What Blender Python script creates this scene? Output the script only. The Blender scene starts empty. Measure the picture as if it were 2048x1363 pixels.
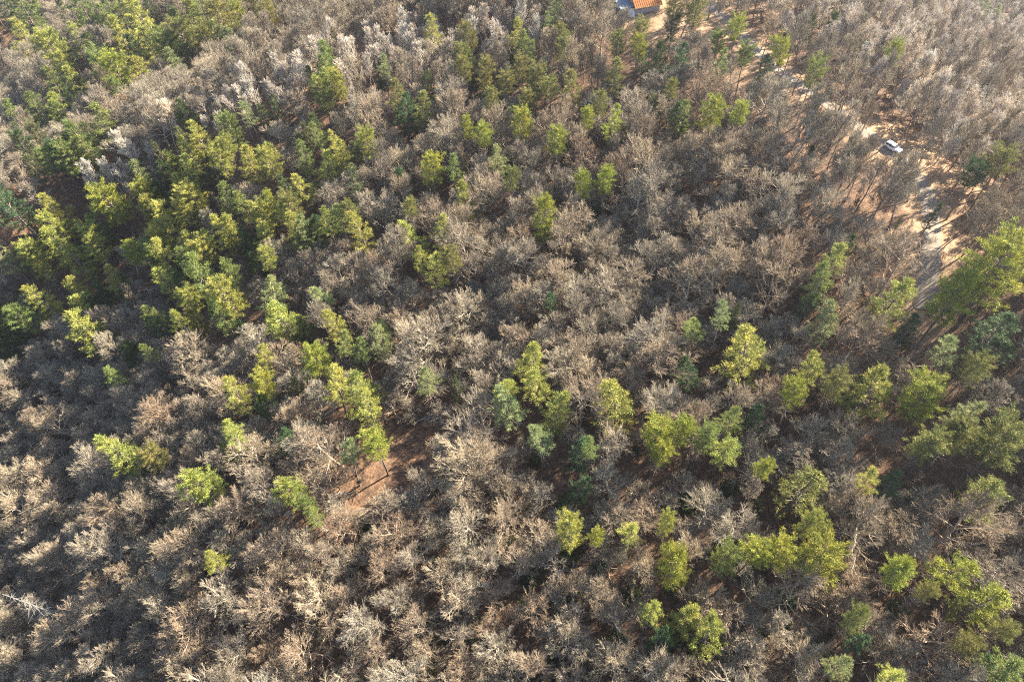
import bpy, math, random
import numpy as np
from mathutils import Vector, Matrix

R = math.radians
SC = bpy.context.scene
COL = SC.collection
rnd = random.Random(7)

# ------------------------------------------------------------------ camera
H = 105.0                                     # metres above the reference level of the slope
FPX = 1365.0                                  # focal length in photo pixels (photo 2048 x 1363)
NAD = (1080.0, 1700.0)                        # where the trunks converge (straight down)
_dn = np.array([(NAD[0] - 1024) / FPX, -(NAD[1] - 681.5) / FPX, -1.0])   # camera axes x right, y up, z back
_up = -_dn / np.linalg.norm(_dn)
_fw = np.array([0, 0, -1.0]); _fw = _fw - _up * _fw.dot(_up); _fw /= np.linalg.norm(_fw)
_rt = np.cross(_fw, _up)
M3 = np.array([_rt, _fw, _up])                # rows: world x, y, z in camera axes; maps camera vector -> world
cam_d = bpy.data.cameras.new('camera'); cam = bpy.data.objects.new('camera', cam_d); COL.objects.link(cam)
cam_d.sensor_width = 36.0; cam_d.lens = 36.0 * FPX / 2048.0; cam_d.clip_end = 6000.0; cam_d.clip_start = 0.5
_m = Matrix([[*M3[0]], [*M3[1]], [*M3[2]]]).to_4x4(); _m.translation = (0, 0, H)
cam.matrix_world = _m
SC.camera = cam

# ------------------------------------------------------------------ light
SUN_AZ, SUN_EL = R(60), R(32)                 # azimuth clockwise from the view direction (+Y)
w = bpy.data.worlds.new('World'); SC.world = w; w.use_nodes = True
nt = w.node_tree; bg = nt.nodes['Background']
sky = nt.nodes.new('ShaderNodeTexSky'); sky.sky_type = 'NISHITA'; sky.sun_disc = False
sky.sun_elevation = SUN_EL; sky.sun_rotation = SUN_AZ
nt.links.new(sky.outputs[0], bg.inputs[0]); bg.inputs[1].default_value = 0.075
sun_d = bpy.data.lights.new('sun', 'SUN'); sun = bpy.data.objects.new('sun', sun_d); COL.objects.link(sun)
sun_d.energy = 5.0; sun_d.angle = R(0.55); sun_d.color = (1.0, 0.905, 0.73)
_sd = Vector((math.sin(SUN_AZ) * math.cos(SUN_EL), math.cos(SUN_AZ) * math.cos(SUN_EL), math.sin(SUN_EL)))
sun.rotation_euler = _sd.to_track_quat('Z', 'Y').to_euler(); sun.location = (200, 120, 260)
vs = SC.view_settings; vs.view_transform = 'Standard'; vs.look = 'None'; vs.gamma = 1.0
HAZE = 0.00014
vs.exposure = 2.65; vs.use_curve_mapping = False
SC.render.engine = 'CYCLES'
cy = SC.cycles
cy.use_denoising = False; cy.filter_width = 1.15; cy.max_bounces = 5; cy.diffuse_bounces = 2; cy.glossy_bounces = 1
cy.transmission_bounces = 2; cy.volume_bounces = 0; cy.transparent_max_bounces = 8

# ------------------------------------------------------------------ pixel <-> world, terrain
def ray(px, py):
    c = np.array([(px - 1024) / FPX, (681.5 - py) / FPX, -1.0])
    return M3 @ c                              # camera depth 1 along the ray

CTRL = [  # photo x, y, ground level
    (1290, 10, 9), (1430, 20, 8), (1560, 140, 9), (1680, 220, 10), (1790, 290, 10), (1860, 440, 10), (1870, 560, 9),
    (2048, 640, 8), (1024, 680, -3), (1300, 500, 3), (1500, 700, 2), (1900, 900, 1), (1700, 1200, -4), (1024, 1363, -9),
    (1400, 1330, -6), (2040, 1300, -3), (600, 1000, -8), (820, 950, -6), (300, 700, -30), (100, 500, -28), (400, 400, -16),
    (0, 650, -42), (0, 1100, -50), (150, 1330, -31), (400, 1200, -16), (700, 700, -9), (700, 400, -7), (1000, 300, 0),
    (0, 430, -15), (400, 290, -6), (330, 225, -22), (520, 120, -19), (90, 320, -33), (700, 150, -2), (740, 60, -13), (850, 90, -2), (600, 40, -20), (200, 100, -34), (0, 150, -62),
    (0, 0, -52), (300, 0, -32), (900, 5, -3), (1200, 200, 4), (1800, 60, -22), (2000, 200, -36), (2040, 20, -84),
    (1700, 20, -6), (2048, 350, -7), (1950, 270, -3), (700, 1330, -10)]
def world_at_level(px, py, z):
    d = ray(px, py); t = (z - H) / d[2]
    return d[0] * t, d[1] * t
_cp = np.array([(*world_at_level(a, b, c), c) for a, b, c in CTRL])
# a few anchors outside the frame keep the slope going on all sides
_cp = np.vstack([_cp, [(-40, -40, -30), (60, -40, -14), (10, -60, -26), (140, 40, 4), (160, 90, -2), (-170, 60, -50), (-120, 0, -44),
                       (300, 300, -95), (0, 330, -30), (-250, 300, -50), (230, 150, -45)]])
def _U(r2): return np.where(r2 > 1e-9, r2 * np.log(np.maximum(r2, 1e-9)), 0.0)
_n = len(_cp); _S = 100.0
_P = _cp[:, :2] / _S
_K = _U(((_P[:, None] - _P[None]) ** 2).sum(-1)) + np.eye(_n) * 0.01
_A = np.zeros((_n + 3, _n + 3)); _A[:_n, :_n] = _K; _A[:_n, _n] = 1; _A[:_n, _n + 1:] = _P; _A[_n:, :_n] = _A[:_n, _n:].T
_W = np.linalg.solve(_A, np.concatenate([_cp[:, 2], [0, 0, 0]]))
def ground(x, y):
    x = np.asarray(x, float); y = np.asarray(y, float); sh = x.shape
    q = np.stack([x.ravel(), y.ravel()], -1) / _S
    out = np.empty(len(q))
    for i in range(0, len(q), 20000):
        b = q[i:i + 20000]
        out[i:i + 20000] = _U(((b[:, None] - _P[None]) ** 2).sum(-1)) @ _W[:_n] + _W[_n] + b @ _W[_n + 1:]
    xx, yy = x.ravel(), y.ravel()
    out += 0.5 * np.sin(xx / 11.0 + 1.3 * np.sin(yy / 17.0)) * np.sin(yy / 9.0 + 0.7) + 0.25 * np.sin(xx / 4.1 + yy / 6.3)
    r = np.hypot(xx - 20, yy - 130)
    t = np.clip((r - 300) / 280, 0, 1); t = t * t * (3 - 2 * t)
    far = -60 + 22 * np.sin(xx / 210.0 + 0.6) * np.cos(yy / 260.0) + 9 * np.sin(xx / 77.0 + yy / 95.0)
    far += np.clip((r - 900) / 1500, 0, 1) * (60 + 60 * np.sin(np.arctan2(yy, xx) * 5 + 1))
    out = np.clip(out, -105, 30); far = np.clip(far, -75, 95)
    return (out * (1 - t) + far * t).reshape(sh)
def g1(x, y): return float(ground(np.array([x]), np.array([y]))[0])

# height field lookup for quick ray marching and planting
GX0, GX1, GY0, GY1, GS = -330.0, 420.0, -90.0, 470.0, 2.5
_gx = np.arange(GX0, GX1 + GS, GS); _gy = np.arange(GY0, GY1 + GS, GS)
_gz = ground(*np.meshgrid(_gx, _gy))
def gz(x, y):
    fx = min(max((x - GX0) / GS, 0), len(_gx) - 1.001); fy = min(max((y - GY0) / GS, 0), len(_gy) - 1.001)
    i, j = int(fx), int(fy); a, b = fx - i, fy - j
    return ((_gz[j, i] * (1 - a) + _gz[j, i + 1] * a) * (1 - b) + (_gz[j + 1, i] * (1 - a) + _gz[j + 1, i + 1] * a) * b)
def at(px, py, h=0.0):
    """ground point under the spot where the view ray first comes down to h metres above the ground"""
    d = ray(px, py); t = 20.0
    while t < 900:
        if H + d[2] * t <= gz(d[0] * t, d[1] * t) + h: break
        t += 2.0
    lo, hi = t - 2.0, t
    for _ in range(12):
        m = (lo + hi) / 2
        if H + d[2] * m <= gz(d[0] * m, d[1] * m) + h: hi = m
        else: lo = m
    return d[0] * hi, d[1] * hi, gz(d[0] * hi, d[1] * hi), hi
def pix(x, y, z):
    c = M3.T @ np.array([x, y, z - H])
    if c[2] > -1: return (-9e3, -9e3, 1.0)
    return 1024 + FPX * c[0] / -c[2], 681.5 - FPX * c[1] / -c[2], -c[2]

# ------------------------------------------------------------------ materials
def mat(name, rough=0.9):
    m = bpy.data.materials.new(name); m.use_nodes = True
    b = m.node_tree.nodes['Principled BSDF']; b.inputs['Roughness'].default_value = rough
    b.inputs['Specular IOR Level'].default_value = 0.15
    return m, m.node_tree, b
def nd(t, kind, **kw):
    n = t.nodes.new(kind)
    for k, v in kw.items(): setattr(n, k, v)
    return n
def ramp(t, fac, stops):
    n = nd(t, 'ShaderNodeValToRGB'); e = n.color_ramp.elements
    while len(e) < len(stops): e.new(0.5)
    for el, (p, c) in zip(e, stops): el.position = p; el.color = (*c, 1)
    t.links.new(fac, n.inputs[0]); return n.outputs[0]
def mixc(t, a, b, fac, mode='MIX'):
    n = nd(t, 'ShaderNodeMix', data_type='RGBA', blend_type=mode)
    if isinstance(fac, (int, float)): n.inputs[0].default_value = fac
    else: t.links.new(fac, n.inputs[0])
    for s, i in ((a, 6), (b, 7)):
        if isinstance(s, tuple): n.inputs[i].default_value = (*s, 1)
        else: t.links.new(s, n.inputs[i])
    return n.outputs[2]
def noise(t, scale, detail=3, coord='Object', rough=0.55):
    tc = nd(t, 'ShaderNodeTexCoord'); n = nd(t, 'ShaderNodeTexNoise')
    n.inputs['Scale'].default_value = scale; n.inputs['Detail'].default_value = detail; n.inputs['Roughness'].default_value = rough
    t.links.new(tc.outputs[coord], n.inputs['Vector']); return n.outputs[0]
def plain(name, c, rough=0.6, metal=0.0, var=0.12, scale=6.0):
    m, t, b = mat(name, rough); b.inputs['Metallic'].default_value = metal
    lo = tuple(x * (1 - var) for x in c); hi = tuple(min(1, x * (1 + var)) for x in c)
    t.links.new(ramp(t, noise(t, scale), [(0.3, lo), (0.7, hi)]), b.inputs['Base Color']); return m

def wood_mat(name, dark, light, scale, rnd_stops):
    m, t, b = mat(name, 0.9)
    oi = nd(t, 'ShaderNodeObjectInfo')
    c = ramp(t, noise(t, scale, 4), [(0.3, dark), (0.7, light)])
    c = mixc(t, c, ramp(t, oi.outputs['Random'], rnd_stops), 1.0, 'MULTIPLY')
    c = mixc(t, c, oi.outputs['Color'], 1.0, 'MULTIPLY')
    t.links.new(c, b.inputs['Base Color']); return m
RS = [(0.0, (0.74, 0.71, 0.70)), (0.35, (1.0, 0.96, 0.93)), (0.7, (0.98, 1.0, 0.99)), (1.0, (1.12, 1.07, 1.0))]
M_bark = wood_mat('pale_bark', (0.27, 0.235, 0.185), (0.45, 0.395, 0.32), 1.2, RS)
M_twig = wood_mat('twig_bark', (0.185, 0.157, 0.120), (0.33, 0.285, 0.22), 0.5, RS)
M_pale_lit = wood_mat('pale_lit_twig_bark', (0.38, 0.335, 0.285), (0.56, 0.505, 0.44), 0.5, RS)  # pale young wood, with sunlight and haze also put into the colour
M_brush = wood_mat('brush_twigs', (0.09, 0.07, 0.055), (0.19, 0.15, 0.12), 0.5, RS)
M_dark = wood_mat('dark_bark', (0.10, 0.08, 0.068), (0.22, 0.18, 0.15), 2.0, RS)
M_snag = wood_mat('bleached_wood', (0.15, 0.14, 0.13), (0.27, 0.255, 0.235), 1.0, [(0, (1, 1, 1)), (1, (1, 1, 1))])

def leaf_mat(name, trans, own=None):
    m, t, b = mat(name, 0.6)
    oi = nd(t, 'ShaderNodeObjectInfo')
    at_ = nd(t, 'ShaderNodeAttribute', attribute_name='tone')
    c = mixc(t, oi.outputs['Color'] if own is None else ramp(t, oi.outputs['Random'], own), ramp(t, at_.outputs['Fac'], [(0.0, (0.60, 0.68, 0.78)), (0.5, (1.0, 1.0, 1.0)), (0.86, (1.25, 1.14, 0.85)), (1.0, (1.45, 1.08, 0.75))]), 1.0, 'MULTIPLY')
    c = mixc(t, c, ramp(t, noise(t, 0.45, 2), [(0.3, (0.8, 0.86, 0.9)), (0.7, (1.15, 1.1, 1.0))]), 1.0, 'MULTIPLY')
    t.links.new(c, b.inputs['Base Color'])
    tr = nd(t, 'ShaderNodeBsdfTranslucent'); t.links.new(c, tr.inputs[0])
    ms = nd(t, 'ShaderNodeMixShader'); ms.inputs[0].default_value = trans
    t.links.new(b.outputs[0], ms.inputs[1]); t.links.new(tr.outputs[0], ms.inputs[2])
    t.links.new(ms.outputs[0], t.nodes['Material Output'].inputs[0]); return m
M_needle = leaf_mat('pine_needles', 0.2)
M_laurel = leaf_mat('evergreen_leaves', 0.15, [(0.0, (.05, .08, .03)), (.5, (.085, .105, .04)), (1.0, (.11, .115, .05))])

# ground: leaf litter, with paler bare dirt beside the road, the house and the clearing
M_ground, t, b = mat('leaf_litter', 0.95)
c1 = ramp(t, noise(t, 0.9, 6, rough=0.7), [(0.32, (0.048, 0.034, 0.026)), (0.5, (0.108, 0.069, 0.045)), (0.68, (0.215, 0.134, 0.082))])
sp = ramp(t, noise(t, 4.5, 4, rough=.8), [(.36, (.55, .52, .50)), (.5, (1, 1, 1)), (.66, (1.7, 1.6, 1.5))])
c1 = mixc(t, c1, sp, 1.0, 'MULTIPLY')
c1 = mixc(t, c1, ramp(t, noise(t, 0.06, 3), [(0.35, (0.75, 0.72, 0.75)), (0.65, (1.15, 1.1, 1.05))]), 1.0, 'MULTIPLY')
c2 = ramp(t, noise(t, 0.6, 6, rough=0.7), [(0.3, (0.14, 0.085, 0.047)), (0.5, (0.225, 0.145, 0.085)), (0.7, (0.33, 0.235, 0.15))])
a1 = nd(t, 'ShaderNodeAttribute', attribute_name='dirt')
ad = nd(t, 'ShaderNodeMath', operation='ADD'); t.links.new(a1.outputs['Fac'], ad.inputs[0])
mu = nd(t, 'ShaderNodeMath', operation='MULTIPLY_ADD'); t.links.new(noise(t, 0.5, 5), mu.inputs[0]); mu.inputs[1].default_value = 1.2; mu.inputs[2].default_value = -0.6
t.links.new(mu.outputs[0], ad.inputs[1]); ad.use_clamp = True
sm = nd(t, 'ShaderNodeMapRange', interpolation_type='SMOOTHSTEP'); t.links.new(ad.outputs[0], sm.inputs[0]); sm.inputs[1].default_value = 0.25; sm.inputs[2].default_value = 0.75
t.links.new(mixc(t, c1, c2, sm.outputs[0]), b.inputs['Base Color'])
bp = nd(t, 'ShaderNodeBump'); bp.inputs['Strength'].default_value = 0.6; bp.inputs['Distance'].default_value = 0.3
t.links.new(noise(t, 2.2, 6, rough=0.7), bp.inputs['Height']); t.links.new(bp.outputs[0], b.inputs['Normal'])

M_road, t, b = mat('gravel', 0.95)
cr = ramp(t, noise(t, 1.3, 6, rough=0.75), [(0.3, (0.115, 0.105, 0.092)), (0.5, (0.17, 0.155, 0.135)), (0.7, (0.225, 0.20, 0.17))])
av = nd(t, 'ShaderNodeAttribute', attribute_name='dirt')
t.links.new(mixc(t, cr, ramp(t, noise(t, 0.8, 5), [(0.3, (0.14, 0.09, 0.053)), (0.7, (0.23, 0.155, 0.095))]), av.outputs['Fac']), b.inputs['Base Color'])
bp = nd(t, 'ShaderNodeBump'); bp.inputs['Strength'].default_value = 0.4; bp.inputs['Distance'].default_value = 0.1
t.links.new(noise(t, 6, 5), bp.inputs['Height']); t.links.new(bp.outputs[0], b.inputs['Normal'])

# ------------------------------------------------------------------ object helpers
def mesh(name, V, F, mats, fm=None, tone=None):
    me = bpy.data.meshes.new(name)
    V = np.asarray(V, dtype=np.float32).reshape(-1, 3); me.vertices.add(len(V)); me.vertices.foreach_set('co', V.ravel())
    F = [np.asarray(f, dtype=np.int32) for f in (F if isinstance(F, list) else [F])]      # list of arrays (n, k)
    F = [f for f in F if f.size]
    tot = np.concatenate([np.full(len(f), f.shape[1], np.int32) for f in F]); idx = np.concatenate([f.ravel() for f in F])
    me.loops.add(len(idx)); me.loops.foreach_set('vertex_index', idx)
    me.polygons.add(len(tot)); st = np.concatenate([[0], np.cumsum(tot)[:-1]]).astype(np.int32)
    me.polygons.foreach_set('loop_start', st)
    try: me.polygons.foreach_set('loop_total', tot)
    except Exception: pass
    for m in (mats if isinstance(mats, list) else [mats]): me.materials.append(m)
    if fm is not None: me.polygons.foreach_set('material_index', np.asarray(fm, np.int32))
    if tone is not None:
        a = me.attributes.new('tone', 'FLOAT', 'POINT'); a.data.foreach_set('value', np.asarray(tone, np.float32))
    me.update(calc_edges=True); me.validate()
    return me
def link(name, data, parent=None, loc=(0, 0, 0), rz=0.0, scale=(1, 1, 1)):
    o = bpy.data.objects.new(name, data); COL.objects.link(o)
    o.location = loc; o.rotation_euler = (0, 0, rz); o.scale = scale
    if parent: o.parent = parent
    return o
def tag(o, label=None, cat=None, group=None, kind=None):
    for k, v in (('label', label), ('category', cat), ('group', group), ('kind', kind)):
        if v: o[k] = v
    return o

class MB:
    """collects boxes, prisms and tubes into one mesh"""
    def __init__(s): s.v = []; s.f = []
    def box(s, c, d, rz=0.0, bev=0.0):
        x, y, z = (q / 2 for q in d); n = len(s.v)
        for dz in (-z, z):
            for dx, dy in ((-x, -y), (x, -y), (x, y), (-x, y)):
                s.v.append((c[0] + dx * math.cos(rz) - dy * math.sin(rz), c[1] + dx * math.sin(rz) + dy * math.cos(rz), c[2] + dz))
        s.f += [tuple(n + i for i in q) for q in ((3, 2, 1, 0), (4, 5, 6, 7), (0, 1, 5, 4), (1, 2, 6, 5), (2, 3, 7, 6), (3, 0, 4, 7))]
        return s
    def loft(s, rings):
        """rings of equal length, closed ends"""
        n = len(s.v); k = len(rings[0])
        for r in rings: s.v += [tuple(p) for p in r]
        for i in range(len(rings) - 1):
            for j in range(k): s.f.append((n + i * k + j, n + i * k + (j + 1) % k, n + (i + 1) * k + (j + 1) % k, n + (i + 1) * k + j))
        s.f.append(tuple(n + j for j in reversed(range(k)))); s.f.append(tuple(n + (len(rings) - 1) * k + j for j in range(k)))
        return s
    def tube(s, a, b_, r0, r1, k=8):
        a, b_ = Vector(a), Vector(b_); d = (b_ - a).normalized(); u = d.orthogonal().normalized(); v = d.cross(u)
        return s.loft([[a + (u * math.cos(2 * math.pi * i / k) + v * math.sin(2 * math.pi * i / k)) * r0 for i in range(k)],
                       [b_ + (u * math.cos(2 * math.pi * i / k) + v * math.sin(2 * math.pi * i / k)) * r1 for i in range(k)]])
    def build(s, name, m, parent=None, loc=(0, 0, 0), rz=0.0, bevel=0.0, smooth=False):
        me = bpy.data.meshes.new(name); me.from_pydata(s.v, [], s.f); me.materials.append(m); me.update()
        o = link(name, me, parent, loc, rz)
        if bevel:
            md = o.modifiers.new('bevel', 'BEVEL'); md.width = bevel; md.segments = 2; md.limit_method = 'ANGLE'
        if smooth:
            for p in me.polygons: p.use_smooth = True
        return o

# ------------------------------------------------------------------ road line, clearings
ROADP = [(1395, -60), (1420, 5), (1450, 38), (1492, 78), (1535, 122), (1585, 160), (1640, 198), (1705, 245), (1750, 280), (1795, 312),
         (1832, 352), (1856, 400), (1864, 450), (1862, 505), (1856, 560), (1850, 620)]
_rp = [at(*p)[:2] for p in ROADP]
def catmull(P, k=8):
    P = [np.array(p) for p in P]; P = [2 * P[0] - P[1]] + P + [2 * P[-1] - P[-2]]; out = []
    for i in range(1, len(P) - 2):
        for j in range(k):
            t = j / k; a, b_, c, d = P[i - 1:i + 3]
            out.append(0.5 * (2 * b_ + (c - a) * t + (2 * a - 5 * b_ + 4 * c - d) * t * t + (3 * b_ - a - 3 * c + d) * t ** 3))
    out.append(P[-2]); return np.array(out)
ROAD = catmull(_rp)
def road_dist(x, y): return float(np.min(np.hypot(ROAD[:, 0] - x, ROAD[:, 1] - y)))
HOUSE = at(1293, 24); CLEAR = at(815, 945); CLEAR2 = at(880, 860)
DIRT = [(at(1330, 30)[:2], 11, 1.0), (at(1290, 35)[:2], 8, 1.0), (at(1180, 8)[:2], 10, 0.8), (at(1400, 60)[:2], 7, 0.9), (at(1500, 190)[:2], 7, 0.35), (at(1560, 230)[:2], 8, 0.3),
        (at(1460, 150)[:2], 8, 0.5), (at(1800, 270)[:2], 9, 0.6), (at(1880, 330)[:2], 12, 0.6), (at(2010, 430)[:2], 14, 0.6),
        (at(1940, 460)[:2], 12, 0.45), (at(1780, 400)[:2], 8, 0.2), (at(2030, 130)[:2], 18, 0.55), (at(1960, 40)[:2], 14, 0.5)]

# ------------------------------------------------------------------ setting: ground and road
def axis(lo, hi, step, far):
    a = list(np.arange(lo, hi + 1e-6, step)); s = step; q = hi
    while q < far: s *= 1.22; q += s; a.append(q)
    s = step; q = lo
    while q > -far: s *= 1.22; q -= s; a.insert(0, q)
    return np.array(a)
gxs = axis(-210, 330, 2.2, 3500); gys = axis(-40, 410, 2.2, 3500)
XX, YY = np.meshgrid(gxs, gys); ZZ = ground(XX, YY)
nx, ny = len(gxs), len(gys); ids = np.arange(nx * ny).reshape(ny, nx)
Fq = np.stack([ids[:-1, :-1], ids[:-1, 1:], ids[1:, 1:], ids[1:, :-1]], -1).reshape(-1, 4)
gm = mesh('ground', np.stack([XX, YY, ZZ], -1).reshape(-1, 3), Fq, M_ground)
dirt = np.zeros(nx * ny); xf, yf = XX.ravel(), YY.ravel()
rd = np.full(nx * ny, 1e9)
near = (np.abs(xf) < 300) & (yf < 420) & (yf > -100)
rd[near] = np.min(np.hypot(xf[near][:, None] - ROAD[None, :, 0], yf[near][:, None] - ROAD[None, :, 1]), 1)
dirt = np.maximum(dirt, np.clip(1.15 - (rd - 2.0) / 6.0, 0, 1) * 0.8)
for (cx, cy_), r_, a_ in DIRT: dirt = np.maximum(dirt, a_ * np.clip(1.5 - np.hypot(xf - cx, yf - cy_) / r_, 0, 1))
a = gm.attributes.new('dirt', 'FLOAT', 'POINT'); a.data.foreach_set('value', dirt.astype(np.float32))
gm.polygons.foreach_set('use_smooth', np.ones(len(gm.polygons), bool))
g_o = tag(link('ground', gm), kind='structure')
tg = np.gradient(ROAD, axis=0); tg /= np.linalg.norm(tg, axis=1)[:, None]; nrm = np.stack([-tg[:, 1], tg[:, 0]], -1)
offs = [-1.95, -1.45, -0.9, -0.3, 0.3, 0.9, 1.45, 1.95]; edge = [1, .6, 0.05, .55, .55, 0.05, .6, 1]
RV = []; RD = []
for i, p in enumerate(ROAD):
    for o_, e_ in zip(offs, edge):
        jit = (0.25 * math.sin(i * 1.7 + o_) if abs(o_) > 1.9 else 0)
        q = p + nrm[i] * (o_ + jit); RV.append((q[0], q[1], 0)); RD.append(e_)
RV = np.array(RV); RV[:, 2] = ground(RV[:, 0], RV[:, 1]) + np.array([0.05 if abs(o_) > 1.9 else 0.13 for o_ in offs] * len(ROAD))
k = len(offs); ri = np.arange(len(RV)).reshape(-1, k)
rm = mesh('gravel_road', RV, np.stack([ri[:-1, :-1], ri[:-1, 1:], ri[1:, 1:], ri[1:, :-1]], -1).reshape(-1, 4), M_road)
a = rm.attributes.new('dirt', 'FLOAT', 'POINT'); a.data.foreach_set('value', np.array(RD, np.float32))
tag(link('gravel_road', rm), kind='structure')

# ------------------------------------------------------------------ bare trees
def norm(v):
    l = math.sqrt(v[0] ** 2 + v[1] ** 2 + v[2] ** 2) or 1.0
    return (v[0] / l, v[1] / l, v[2] / l)
def turn(d, ang, az):
    """direction d bent by ang around a random azimuth az"""
    ref = (0, 0, 1) if abs(d[2]) < 0.9 else (1, 0, 0)
    u = norm((d[1] * ref[2] - d[2] * ref[1], d[2] * ref[0] - d[0] * ref[2], d[0] * ref[1] - d[1] * ref[0]))
    v = (d[1] * u[2] - d[2] * u[1], d[2] * u[0] - d[0] * u[2], d[0] * u[1] - d[1] * u[0])
    ca, sa = math.cos(ang), math.sin(ang); cz, sz = math.cos(az), math.sin(az)
    return tuple(d[i] * ca + (u[i] * cz + v[i] * sz) * sa for i in range(3))
def tubes(segs, sides):
    """tapered prisms for all segments at once"""
    S = np.array(segs, dtype=np.float64)                        # x0 y0 z0 x1 y1 z1 r0 r1
    a, b_ = S[:, :3], S[:, 3:6]; d = b_ - a; d /= np.maximum(np.linalg.norm(d, axis=1), 1e-9)[:, None]
    ref = np.where((np.abs(d[:, 2]) < 0.9)[:, None], np.array([[0, 0, 1.0]]), np.array([[1.0, 0, 0]]))
    u = np.cross(d, ref); u /= np.linalg.norm(u, axis=1)[:, None]; v = np.cross(d, u)
    ang = np.arange(sides) * 2 * math.pi / sides
    ring = u[:, None] * np.cos(ang)[None, :, None] + v[:, None] * np.sin(ang)[None, :, None]
    V = np.concatenate([a[:, None] + ring * S[:, 6][:, None, None], b_[:, None] + ring * S[:, 7][:, None, None]], 1)
    n = len(S); base = (np.arange(n) * 2 * sides)[:, None]; j = np.arange(sides)
    F = np.stack([base + j, base + (j + 1) % sides, base + sides + (j + 1) % sides, base + sides + j], -1).reshape(-1, 4)
    return V.reshape(-1, 3), F
RMIN = (0.05, 0.042, 0.030, 0.019, 0.0105, 0.01)
def grow_tree(seed, Ht, form):
    g = random.Random(seed); big, fine = [], []
    if form == 'oak':   lim, ang0, clear, ln, trop, nk = g.randint(9, 12), (30, 72), 0.26, 0.44, 0.09, (7, 6, 5, 0)
    elif form == 'slim': lim, ang0, clear, ln, trop, nk = g.randint(9, 12), (24, 46), 0.46, 0.27, 0.16, (6, 5, 5, 0)
    else:               lim, ang0, clear, ln, trop, nk = g.randint(6, 8), (25, 50), 0.15, 0.40, 0.14, (5, 4, 2, 0)
    r0 = Ht * (0.0195 if form == 'oak' else 0.0115)
    def branch(p, d, L, r, lev):
        n = (6, 6, 4, 3, 2, 1)[lev]; step = L / n; kids = []
        jit = (0.07, 0.15, 0.14, 0.09, 0.07, 0.0)[lev]
        pts = [(p, d, r)]
        for i in range(n):
            d = norm((d[0] + g.gauss(0, jit), d[1] + g.gauss(0, jit), d[2] + g.gauss(0, jit) + (trop if lev else 0.02)))
            q = (p[0] + d[0] * step, p[1] + d[1] * step, p[2] + d[2] * step)
            r1 = r * (1 - 0.62 / n) if lev < 4 else r * 0.75
            (big if lev <= 2 else fine).append((*p, *q, r, r1))
            p, r = q, r1; pts.append((p, d, r))
        if lev == 0: return pts
        if lev >= 5 or nk[min(lev - 1, 3)] == 0: return pts
        m = nk[lev - 1] if lev < 5 else 0
        for i in range(m):
            t = 0.22 + 0.78 * (i + g.random() * 0.8) / m; t = min(t, 0.99); f = t * n; ii = min(int(f), n - 1); fr = f - ii
            a_, b_ = pts[ii][0], pts[ii + 1][0]; q = tuple(a_[k] + (b_[k] - a_[k]) * fr for k in range(3))
            dd = turn(pts[ii + 1][1], R(g.uniform(14, 38) if lev > 2 else g.uniform(24, 50) if lev == 2 else g.uniform(28, 62)), g.random() * 6.283)
            if dd[2] < -0.15: dd = norm((dd[0], dd[1], abs(dd[2]) * 0.4))
            branch(q, dd, L * g.uniform(0.48, 0.74) * (1.10 - 0.5 * t), max(pts[ii + 1][2] * g.uniform(0.45, 0.65), RMIN[lev]), lev + 1)
        if lev < 4:      # the shoot itself goes on as finer wood
            for _ in range(2 if lev == 1 else 1): branch(pts[-1][0], turn(pts[-1][1], R(g.uniform(8, 30)), g.random() * 6.283), L * 0.36, max(pts[-1][2] * 0.8, RMIN[lev]), lev + 1)
        return pts
    top = 0.72 if form == 'oak' else 0.86
    pts = branch((0, 0, -0.4), norm((g.gauss(0, .05), g.gauss(0, .05), 1)), Ht * top, r0, 0)
    az = g.random() * 6.283
    for i in range(lim):
        t = clear + (1 - clear) * (i + 0.3 * g.random()) / lim; t = min(t / top * (top if form != 'oak' else 0.86), 0.99)
        f = t * 6; ii = min(int(f), 5); fr = f - ii; a_, b_ = pts[ii][0], pts[ii + 1][0]
        q = tuple(a_[k] + (b_[k] - a_[k]) * fr for k in range(3)); az += 2.4 + g.uniform(-.4, .4)
        up = (i / lim); an = R(ang0[1] + (ang0[0] - ang0[1]) * up + g.uniform(-6, 6))
        d = (math.cos(az) * math.sin(an), math.sin(az) * math.sin(an), math.cos(an))
        branch(q, d, Ht * ln * g.uniform(0.8, 1.15) * (1.0 - 0.35 * up), pts[ii][2] * g.uniform(0.45, 0.62), 1)
    for _ in range(3):
        branch(pts[-1][0], turn(pts[-1][1], R(g.uniform(12, 35)), g.random() * 6.283), Ht * ln * 0.7, pts[-1][2] * 0.75, 1)
    return big, fine
def bare_proto(seed, Ht, form, dark=False, pale=False):
    big, fine = grow_tree(seed, Ht, form)
    Vb, Fb = tubes(big, 5); Vf, Ff = tubes(fine, 3)
    mb, mt = (M_dark if dark else M_bark), (M_pale_lit if pale else M_brush if form == 'brush' else M_twig)
    rad = float(np.percentile(np.hypot(Vf[:, 0], Vf[:, 1]), 96)); top = float(np.percentile(Vf[:, 2], 98))
    return dict(trunk=mesh('trunk', Vb, Fb, mb), crown=mesh('crown', Vf, Ff, mt), rad=rad, top=top, raw=(Vb, Fb, Vf, Ff, mb, mt), n=len(Fb) + len(Ff))
OAK = [bare_proto(100 + i, 14.5, 'oak') for i in range(11)]
SLIM = [bare_proto(200 + i, 17.0, 'slim', dark=True) for i in range(5)]
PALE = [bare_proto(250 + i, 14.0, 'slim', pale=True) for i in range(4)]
BRUSH = [bare_proto(300 + i, 4.5, 'brush', dark=True) for i in range(4)]
print('proto faces', [p['n'] for p in OAK], [p['n'] for p in SLIM], [p['n'] for p in BRUSH], [round(p['rad'], 1) for p in OAK + SLIM + BRUSH], [round(p['top'], 1) for p in OAK + SLIM])

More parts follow.
